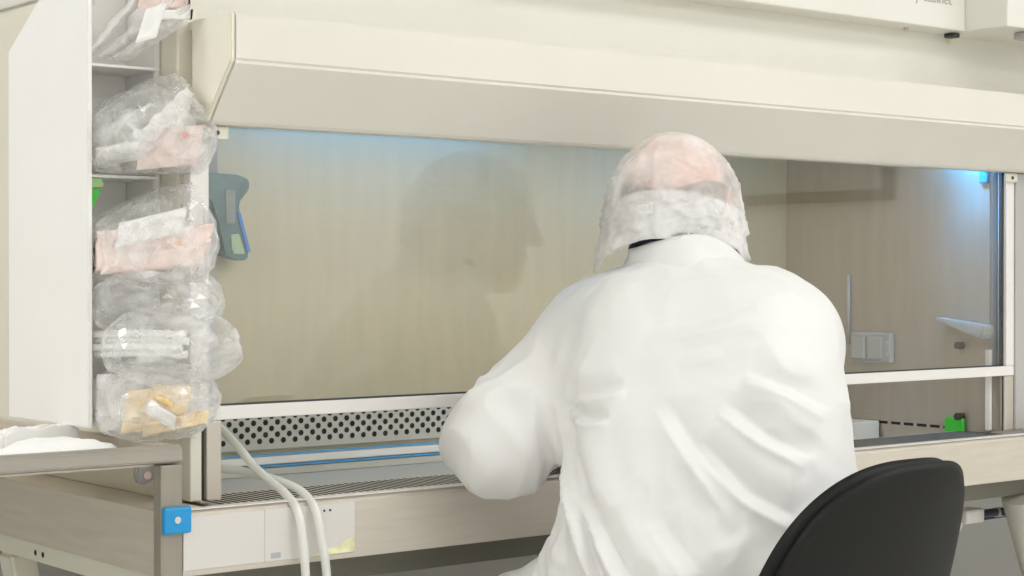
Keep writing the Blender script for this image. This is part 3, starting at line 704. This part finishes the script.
def torso(fld, grow, k=.05):
    for i in range(len(SPINE)-1):
        for t in (0, .5):
            c = SPINE[i][0]*(1-t)+SPINE[i+1][0]*t; w_ = SPINE[i][1]*(1-t)+SPINE[i+1][1]*t; d = SPINE[i][2]*(1-t)+SPINE[i+1][2]*t
            e = max(.001, w_-d*.6); fld.cone(c-Rv*e, c+Rv*e, d+grow-.02, d+grow-.02, k)
def hand(fld, wrist, hdir, side, grow=0.):
    h_ = np.array(hdir, float); h_ /= np.linalg.norm(h_); dn = np.array((0, 0, -1.)); x = np.cross(h_, dn); x /= np.linalg.norm(x)
    dn = np.cross(x, h_); s_ = side     # thumb lies towards x*s_
    pc = wrist+h_*.055
    fld.cone(wrist, pc, .024+grow, .024+grow, .02)
    for q in (-.026, -.009, .009, .026): fld.cone(wrist+h_*.015+x*q*.6, wrist+h_*.088+x*q, .014+grow, .0125+grow, .012)
    for q, L_, cu_ in ((-.029, .060, .5), (-.0095, .074, .42), (.0105, .080, .38), (.029, .072, .36)):
        q *= s_; p = wrist+h_*.088+x*q; ang = .25; segs = (L_*.45, L_*.32, L_*.25); r_ = .0088
        for sg in segs:
            d = h_*math.cos(ang)+dn*math.sin(ang)+x*q*1.2; d /= np.linalg.norm(d); n_ = p+d*sg
            fld.cone(p, n_, r_+grow, r_*.93+grow, .004); p = n_; ang += cu_; r_ *= .94
    tdir = h_*.75+x*s_*.62+dn*.3; tdir /= np.linalg.norm(tdir); p0 = wrist+h_*.022+x*s_*.022; p1 = p0+tdir*.040; t2 = h_*.9+x*s_*.25+dn*.4; t2 /= np.linalg.norm(t2); p2 = p1+t2*.030; p3 = p2+(t2+dn*.25)/np.linalg.norm(t2+dn*.25)*.024
    fld.cone(p0, p1, .015+grow, .0118+grow, .012); fld.cone(p1, p2, .0112+grow, .0105+grow, .004); fld.cone(p2, p3, .0102+grow, .0088+grow, .004)
HDL, HDR = np.array((.84, .54, -.12)), np.array((-.12, .99, -.12))

fb_ = Field((.15, -.75, .22), (1.10, .28, 1.50), .0036)
torso(fb_, -.025)
for a, b, c in ((SL, EL, WL), (SR, ER, WR)):
    fb_.cone((SPINE[-1][0]+a)/2, a, .05, .048, .05); fb_.cone(a, b, .046, .038, .03); fb_.cone(b, c, .038, .026, .02)
for a, b, c, t in ((HPL, KL, AL, TL_), (HPR, KR, AR, TR_)):
    fb_.cone(a, b, .075, .055, .04); fb_.cone(b, c, .052, .036, .03); fb_.cone(c, t, .036, .028, .02)
hand(fb_, WL, HDL, 1); hand(fb_, WR, HDR, -1)
nb = SPINE[-1][0]+np.array((.005, .005, .02))
fb_.cone(nb, hp(0, -.03, -.05), .062, .056, .03)
fb_.ell(hp(0, -.012, .026), (.078, .098, .088), AX, .02)
fb_.ell(hp(0, .032, -.04), (.058, .060, .080), AX, .03)
fb_.ell(hp(0, .070, -.098), (.024, .020, .020), AX, .03)
for s_ in (-1, 1): fb_.ell(hp(s_*.040, .055, -.028), (.022, .022, .022), AX, .02)
fb_.ell(hp(0, .080, .030), (.048, .014, .012), AX, .02)
for s_ in (-1, 1): fb_.ell(hp(s_*.032, .099, .008), (.017, .014, .012), AX, .012, op='s')
for s_ in (-1, 1):
    fb_.cone(hp(s_*.022, .083, .0155), hp(s_*.043, .079, .0135), .0055, .005, .006); fb_.cone(hp(s_*.023, .0825, -.0055), hp(s_*.042, .078, -.0045), .0045, .004, .006)
fb_.cone(hp(0, .086, .016), hp(0, .112, -.022), .008, .0125, .012)
for s_ in (-1, 1): fb_.ell(hp(s_*.012, .098, -.026), (.008, .011, .008), AX, .006)
fb_.ell(hp(0, .089, -.053), (.024, .009, .0055), AX, .006); fb_.ell(hp(0, .087, -.064), (.021, .009, .006), AX, .006)
fb_.ell(hp(0, .098, -.0585), (.020, .006, .0018), AX, .003, op='s')
for s_ in (-1, 1):
    E_ = np.array((HR*s_*.85-HF*.52, HF*.85+HR*s_*.52, HU))
    fb_.ell(hp(s_*.083, -.010, -.004), (.0075, .020, .033), E_, .010)
    fb_.ell(hp(s_*.092, -.006, .002), (.006, .011, .020), E_, .006, op='s')
me = fb_.mesh('body'); del fb_; smooth_mesh(me, 2)
body = finish('body', me, M['skin'], PER, smooth=True)
for s_ in (-1, 1):
    b = B(); bmesh.ops.create_uvsphere(b, u_segments=16, v_segments=12, radius=.0115)
    bmesh.ops.translate(b, verts=b.verts, vec=V(hp(s_*.032, .0735, .005))); e_ = obj('eye', b, M['eye'], PER, smooth=True)
    pc_ = V(hp(s_*.032, .0735, .005)); dv_ = V((HF*.96-HU*.28).tolist()).normalized()
    obj('iris', tube(B(), [pc_+dv_*.0100, pc_+dv_*.0116], [.0062, .0046], 16), M['navy'], e_)
# hair: a horseshoe of short brown hair round a bald crown
fh = Field(HC-.14, HC+.14, .003)
fh.ell(hp(0, -.016, .012), (.0825, .0985, .090), AX, .001, clip=lambda r, f, u: np.maximum.reduce([u+.004-.42*np.abs(r), -u-.070, f-.035-.25*u]))
me = fh.mesh('hair'); smooth_mesh(me, 1); finish('hair', me, M['hair'], PER, smooth=True)

# coverall
fc = Field((.10, -.80, .26), (1.15, .12, 1.36), .0046)
torso(fc, .012, .07)
for a, b, c in ((SL, EL, WL), (SR, ER, WR)):
    fc.cone((SPINE[-1][0]*.6+a*.4), a, .075, .074, .06); 
    left = a is SL
    fc.cone(a, b, .088 if left else .074, .079 if left else .062, .05)
    mid = b*.45+c*.55
    fc.cone(b, mid, .079 if left else .060, .050, .03); fc.cone(mid, c, .050, .036, .02)
for a, b, c in ((HPL, KL, AL), (HPR, KR, AR)):
    fc.cone(a+np.array((0, 0, .02)), b, .110, .080, .06); fc.cone(b, c, .080, .062, .03)
    fc.cone(c, c-np.array((0, 0, .03)), .062, .05, .02)
fc.cone(HPL, HPR, .12, .12, .06)
# neck base
fc.cone(np.array((.634, -.318, 1.20)), np.array((.645, -.300, 1.245)), .092, .074, .04)
me = fc.mesh('coverall'); smooth_mesh(me, 3)
# folds: long creases on the back, given as (right, height) polylines on the body, plus fine crumpling
co = get_co(me); no = get_no(me)
rr = (co-np.array((.60, -.37, 0)))@Rv; ff = (co-np.array((.60, -.37, 0)))@Fv; zz = co[:, 2]
backw = np.clip(-(no@Fv)*1.6, 0, 1)
CREASES = [  # points (r, z), width, depth
 ([(-.175, 1.075), (-.150, .98), (-.11, .88), (-.06, .80)], .010, .010), ([(-.160, 1.05), (-.120, .95), (-.06, .86), (.02, .79)], .012, .009),
 ([(-.180, 1.05), (-.168, .95), (-.150, .84)], .012, .005), ([(-.165, 1.085), (-.125, 1.09), (-.085, 1.105)], .010, .008), ([(-.170, 1.07), (-.13, 1.055), (-.10, 1.06)], .009, .007),
 ([(-.02, 1.08), (.04, 1.0), (.10, .93)], .014, .006), ([(.06, 1.08), (.12, 1.04), (.18, 1.01)], .013, .008), ([(.09, 1.12), (.15, 1.10), (.20, 1.07)], .012, .007), ([(.03, 1.03), (.10, .965), (.17, .93)], .013, .008),
 ([(-.06, 1.18), (.02, 1.19), (.09, 1.21)], .014, .004), ([(-.01, 1.145), (.05, 1.155), (.10, 1.175)], .012, .003), ([(-.02, .93), (.04, .86), (.10, .80)], .016, .006), ([(-.09, .90), (-.03, .83), (.0, .78)], .012, .006)]
disp = np.zeros(len(co), np.float32)
for pts, wd, dp in CREASES:
    pts = [np.array(p) for p in pts]; best = np.full(len(co), 9., np.float32); side = np.zeros(len(co), np.float32)
    n_s = len(pts)-1
    for i in range(n_s):
        a, b = pts[i], pts[i+1]; ab = b-a; L2 = ab@ab; t = ((rr-a[0])*ab[0]+(zz-a[1])*ab[1])/L2; tc_ = np.clip(t, 0, 1)
        dx = rr-a[0]-tc_*ab[0]; dz = zz-a[1]-tc_*ab[1]; d = np.sqrt(dx*dx+dz*dz); sg = np.sign(dx*ab[1]-dz*ab[0])
        u_ = (i+tc_)/n_s; m_ = d < best; best[m_] = d[m_]; side[m_] = (sg*np.clip(np.sin(np.pi*np.clip(u_, 0, 1)), 0, 1)**.6)[m_]
    fade = np.abs(side); sd = np.sign(side)*best
    disp += 1.45*backw*fade*dp*(-1.1*np.exp(-np.abs(sd)/wd)+1.35*np.exp(-np.abs(sd-1.5*wd)/(wd*.9))+.5*np.exp(-((sd+2.4*wd)/(wd*1.6))**2))
amp = np.empty(len(co), np.float32)
for i in range(len(co)):
    p = V(co[i].tolist()); u1 = p.dot(V((.25, -.33, -.9))); u2 = p.dot(V(Rv.tolist()))
    q = V((u1*10, u2*21, p.dot(V(Fv.tolist()))*16)); wv = noise.noise(p*9+V((3, 8, 1)))
    q2 = q+V((wv, wv*.8, -wv))*1.1
    r1 = 1-abs(noise.noise(q2))*2.6; r2 = 1-abs(noise.noise(q2*2.3+V((4, 4, 4))))*2.6; r3 = 1-abs(noise.noise(q2*.55+V((1, 7, 2))))*2.6
    amp[i] = max(r1, 0)**1.5*.7+max(r2, 0)**1.5*.35+max(r3, 0)**1.3*.9
dL = np.minimum(np.linalg.norm(co-EL, axis=1), np.linalg.norm(co-(EL*.5+WL*.5), axis=1)); dR = np.linalg.norm(co-ER, axis=1)
for i in range(len(co)):
    p = V(co[i].tolist()); q = V((p.x*9, p.y*9, p.z*7)); wv = noise.noise(p*4+V((3, 8, 1)))
    q2 = q+V((wv, wv*.6, -wv))*1.2
    amp[i] = (1-2*abs(noise.noise(q2)))*.55+(1-2*abs(noise.noise(q2*2.1+V((4, 4, 4)))))*.35
amp = (amp-amp.mean())/amp.std()
wq = .0016+.0036*np.exp(-(dL/.11)**2)+.0016*np.exp(-(dR/.10)**2)+.0014*np.exp(-((zz-.85)/.07)**2)
tb = np.clip((zz-1.10)/.08, 0, 1)*np.clip((1.24-zz)/.03, 0, 1); wq = wq*(1-.55*tb)
disp += amp*wq
co = co+no*disp[:, None]; me.vertices.foreach_set('co', co.astype(np.float32).ravel()); me.update(); smooth_mesh(me, 1, .5)
cov = finish('coverall', me, M['tyvek'], PER, smooth=True)
# stand-up collar: a creased band round the neck, higher at the nape
bm = B(); NA, NV = 96, 14; G = []
for side in (0, 1):
    g_ = []
    for j in range(NV+1):
        row = []
        for i in range(NA):
            a = 2*math.pi*i/NA; bk = .5+.5*math.cos(a)          # a = 0 at the nape
            t = j/NV; zt = 1.252+.058*bk**1.3+.006*math.sin(3*a); z = 1.222+(zt-1.222)*t
            c = np.array((.646, -.300, 0))*(1-t)+np.array((.655, -.288, 0))*t
            r_ = .098*(1-t)+.086*t+.006*math.sin(t*3.1)+.004*noise.noise(V((math.cos(a)*2.2, math.sin(a)*2.2, z*22)))+.0035*(1-2*abs(noise.noise(V((math.cos(a)*1.3+t, math.sin(a)*1.3, z*30)))))
            p = c+(-Fv*math.cos(a)+Rv*math.sin(a))*(r_-(.0028 if side else 0)); row.append(bm.verts.new((p[0], p[1], z)))
        g_.append(row)
    G.append(g_)
for j in range(NV):
    for i in range(NA):
        k = (i+1) % NA
        bm.faces.new((G[0][j][i], G[0][j][k], G[0][j+1][k], G[0][j+1][i])); bm.faces.new((G[1][j][i], G[1][j+1][i], G[1][j+1][k], G[1][j][k]))
for i in range(NA):
    k = (i+1) % NA
    bm.faces.new((G[0][NV][i], G[0][NV][k], G[1][NV][k], G[1][NV][i])); bm.faces.new((G[0][0][k], G[0][0][i], G[1][0][i], G[1][0][k]))
obj('collar', bm, M['tyvek'], cov, smooth=True)
# navy shirt collar peeping out
b = B(); ring = []
for i in range(49):
    a = 2*math.pi*i/48; c = np.array((.653, -.289, 1.283)); ring.append(V((c+Rv*.0800*math.cos(a)+Fv*.079*math.sin(a)+Uv*(-.004*math.cos(a)-.027*math.sin(a))).tolist()))
tube(b, ring, .006, 8, cap=False); obj('shirt_collar', b, M['navy'], PER)
# gloves
for w_, hd, sd in ((WL, HDL, 1), (WR, HDR, -1)):
    fg = Field(w_-.17, w_+.22, .003); hand(fg, w_, hd, sd, .0016); hdn = hd/np.linalg.norm(hd)
    fg.cone(w_-hdn*.02, w_+hdn*.03, .0385, .027, .012)
    me = fg.mesh('glove'); smooth_mesh(me, 1); finish('glove', me, M['glove'], PER, smooth=True)
# overshoes
for a, t in ((AL, TL_), (AR, TR_)):
    fs = Field(np.minimum(a, t)-.12, np.maximum(a, t)+.12, .006); fs.cone(a+np.array((0, 0, .01)), a-np.array((0, 0, .01)), .066, .055, .02); fs.cone(a-np.array((0, 0, .01)), t, .052, .044, .03)
    me = fs.mesh('overshoe'); smooth_mesh(me, 1); finish('overshoe', me, M['tyvek'], PER, smooth=True)
# gauze cap: a thin crumpled sheet over the head, open at neck and face
def capsheet(v0, v1, grow, seed, amp_, edge, nu=160, nv=84, azr=(0, 2*math.pi)):
    bm = B(); rows = []; c0 = HC-HF*.008; pole = v0 == 0; v0 = .03 if pole else v0
    for j in range(nv+1):
        row = []
        for i in range(nu+1):
            az = azr[0]+(azr[1]-azr[0])*i/nu
            th_ = (v0+(v1-v0)*j/nv)*edge(az)                      # polar angle from the crown
            r_, f_, u_ = math.sin(az)*math.sin(th_), math.cos(az)*math.sin(th_), math.cos(th_)
            d = HR*r_+HF*f_+HU*u_
            w_ = .100 if u_ > 0 else .100+.012*min(1, -u_*2)
            rad = 1/math.sqrt((r_/(w_+grow))**2+(f_/(.116+grow))**2+((max(u_, 0))/(.119+grow))**2)
            rad = min(rad, .185)
            q = V((d*3.4+seed).tolist()); wv = noise.noise(q*.7)
            q2 = q+V((wv, -wv, wv))*1.2
            r1 = 1-abs(noise.noise(q2))*3.2; r2 = 1-abs(noise.noise(q2*2.1+V((3, 1, 4))))*3.0
            rg = max(r1, 0)**2*.9+max(r2, 0)**2*.45+noise.noise(q2*.8)*.6
            rad += amp_*rg*(min(1, .10+max(0, th_-.5)*.8))
            row.append(bm.verts.new(V((c0+d*rad).tolist())))
        rows.append(row)
    for j in range(nv):
        for i in range(nu):
            f = bm.faces.new((rows[j][i], rows[j][i+1], rows[j+1][i+1], rows[j+1][i])); f.smooth = True
    bmesh.ops.remove_doubles(bm, verts=bm.verts, dist=1e-6)
    if pole:
        es = [e for e in bm.edges if e.is_boundary and all((v.co-V(c0.tolist())).dot(V(HU.tolist())) > .10 for v in e.verts)]
        for f in bmesh.ops.holes_fill(bm, edges=es)['faces']: f.smooth = True
    return bm
def cap_edge(az):
    bk = .5-.5*math.cos(az)
    e = math.radians(62)+math.radians(65)*min(1, bk*1.8)**1.2
    return e+.02*math.sin(az*3+.5)-.05*math.sin(az)*bk-.165*max(0, (bk-.72)/.28)
cap = obj('hair_cap', capsheet(0., 1, .002, 2., .007, cap_edge), M['cap'], PER)
def band_edge(az): return cap_edge(az)*1.0
obj('cap_fold', capsheet(.72, 1.01, -.002, 7., .005, band_edge, 110, 36, (math.radians(100), math.radians(228))), M['capband'], cap)

# ------------------------------------------------------------------ world, camera, view
w = bpy.data.worlds.new('World'); S.world = w; w.use_nodes = True
w.node_tree.nodes['Background'].inputs[0].default_value = (.9, .92, .95, 1); w.node_tree.nodes['Background'].inputs[1].default_value = .3
cam = bpy.data.cameras.new('Camera'); cam.sensor_width = 36; cam.lens = 36*1800/1024; cam.clip_start = .05
co_ = link(bpy.data.objects.new('Camera', cam)); co_.location = (-1.252, -2.251, 1.25)
th = math.radians(38.66); pt = math.atan(11/1800)
d = V((math.sin(th)*math.cos(pt), math.cos(th)*math.cos(pt), -math.sin(pt)))
co_.rotation_euler = d.to_track_quat('-Z', 'Y').to_euler()
cam.dof.use_dof = False
S.camera = co_
S.view_settings.view_transform = 'Standard'; S.view_settings.look = 'None'; S.view_settings.gamma = 1; S.view_settings.use_curve_mapping = False
S.view_settings.exposure = -1.5
S.cycles.use_denoising = True
S.cycles.max_bounces = 12; S.cycles.transparent_max_bounces = 32; S.cycles.diffuse_bounces = 6; S.cycles.glossy_bounces = 6
S.cycles.sample_clamp_indirect = 8
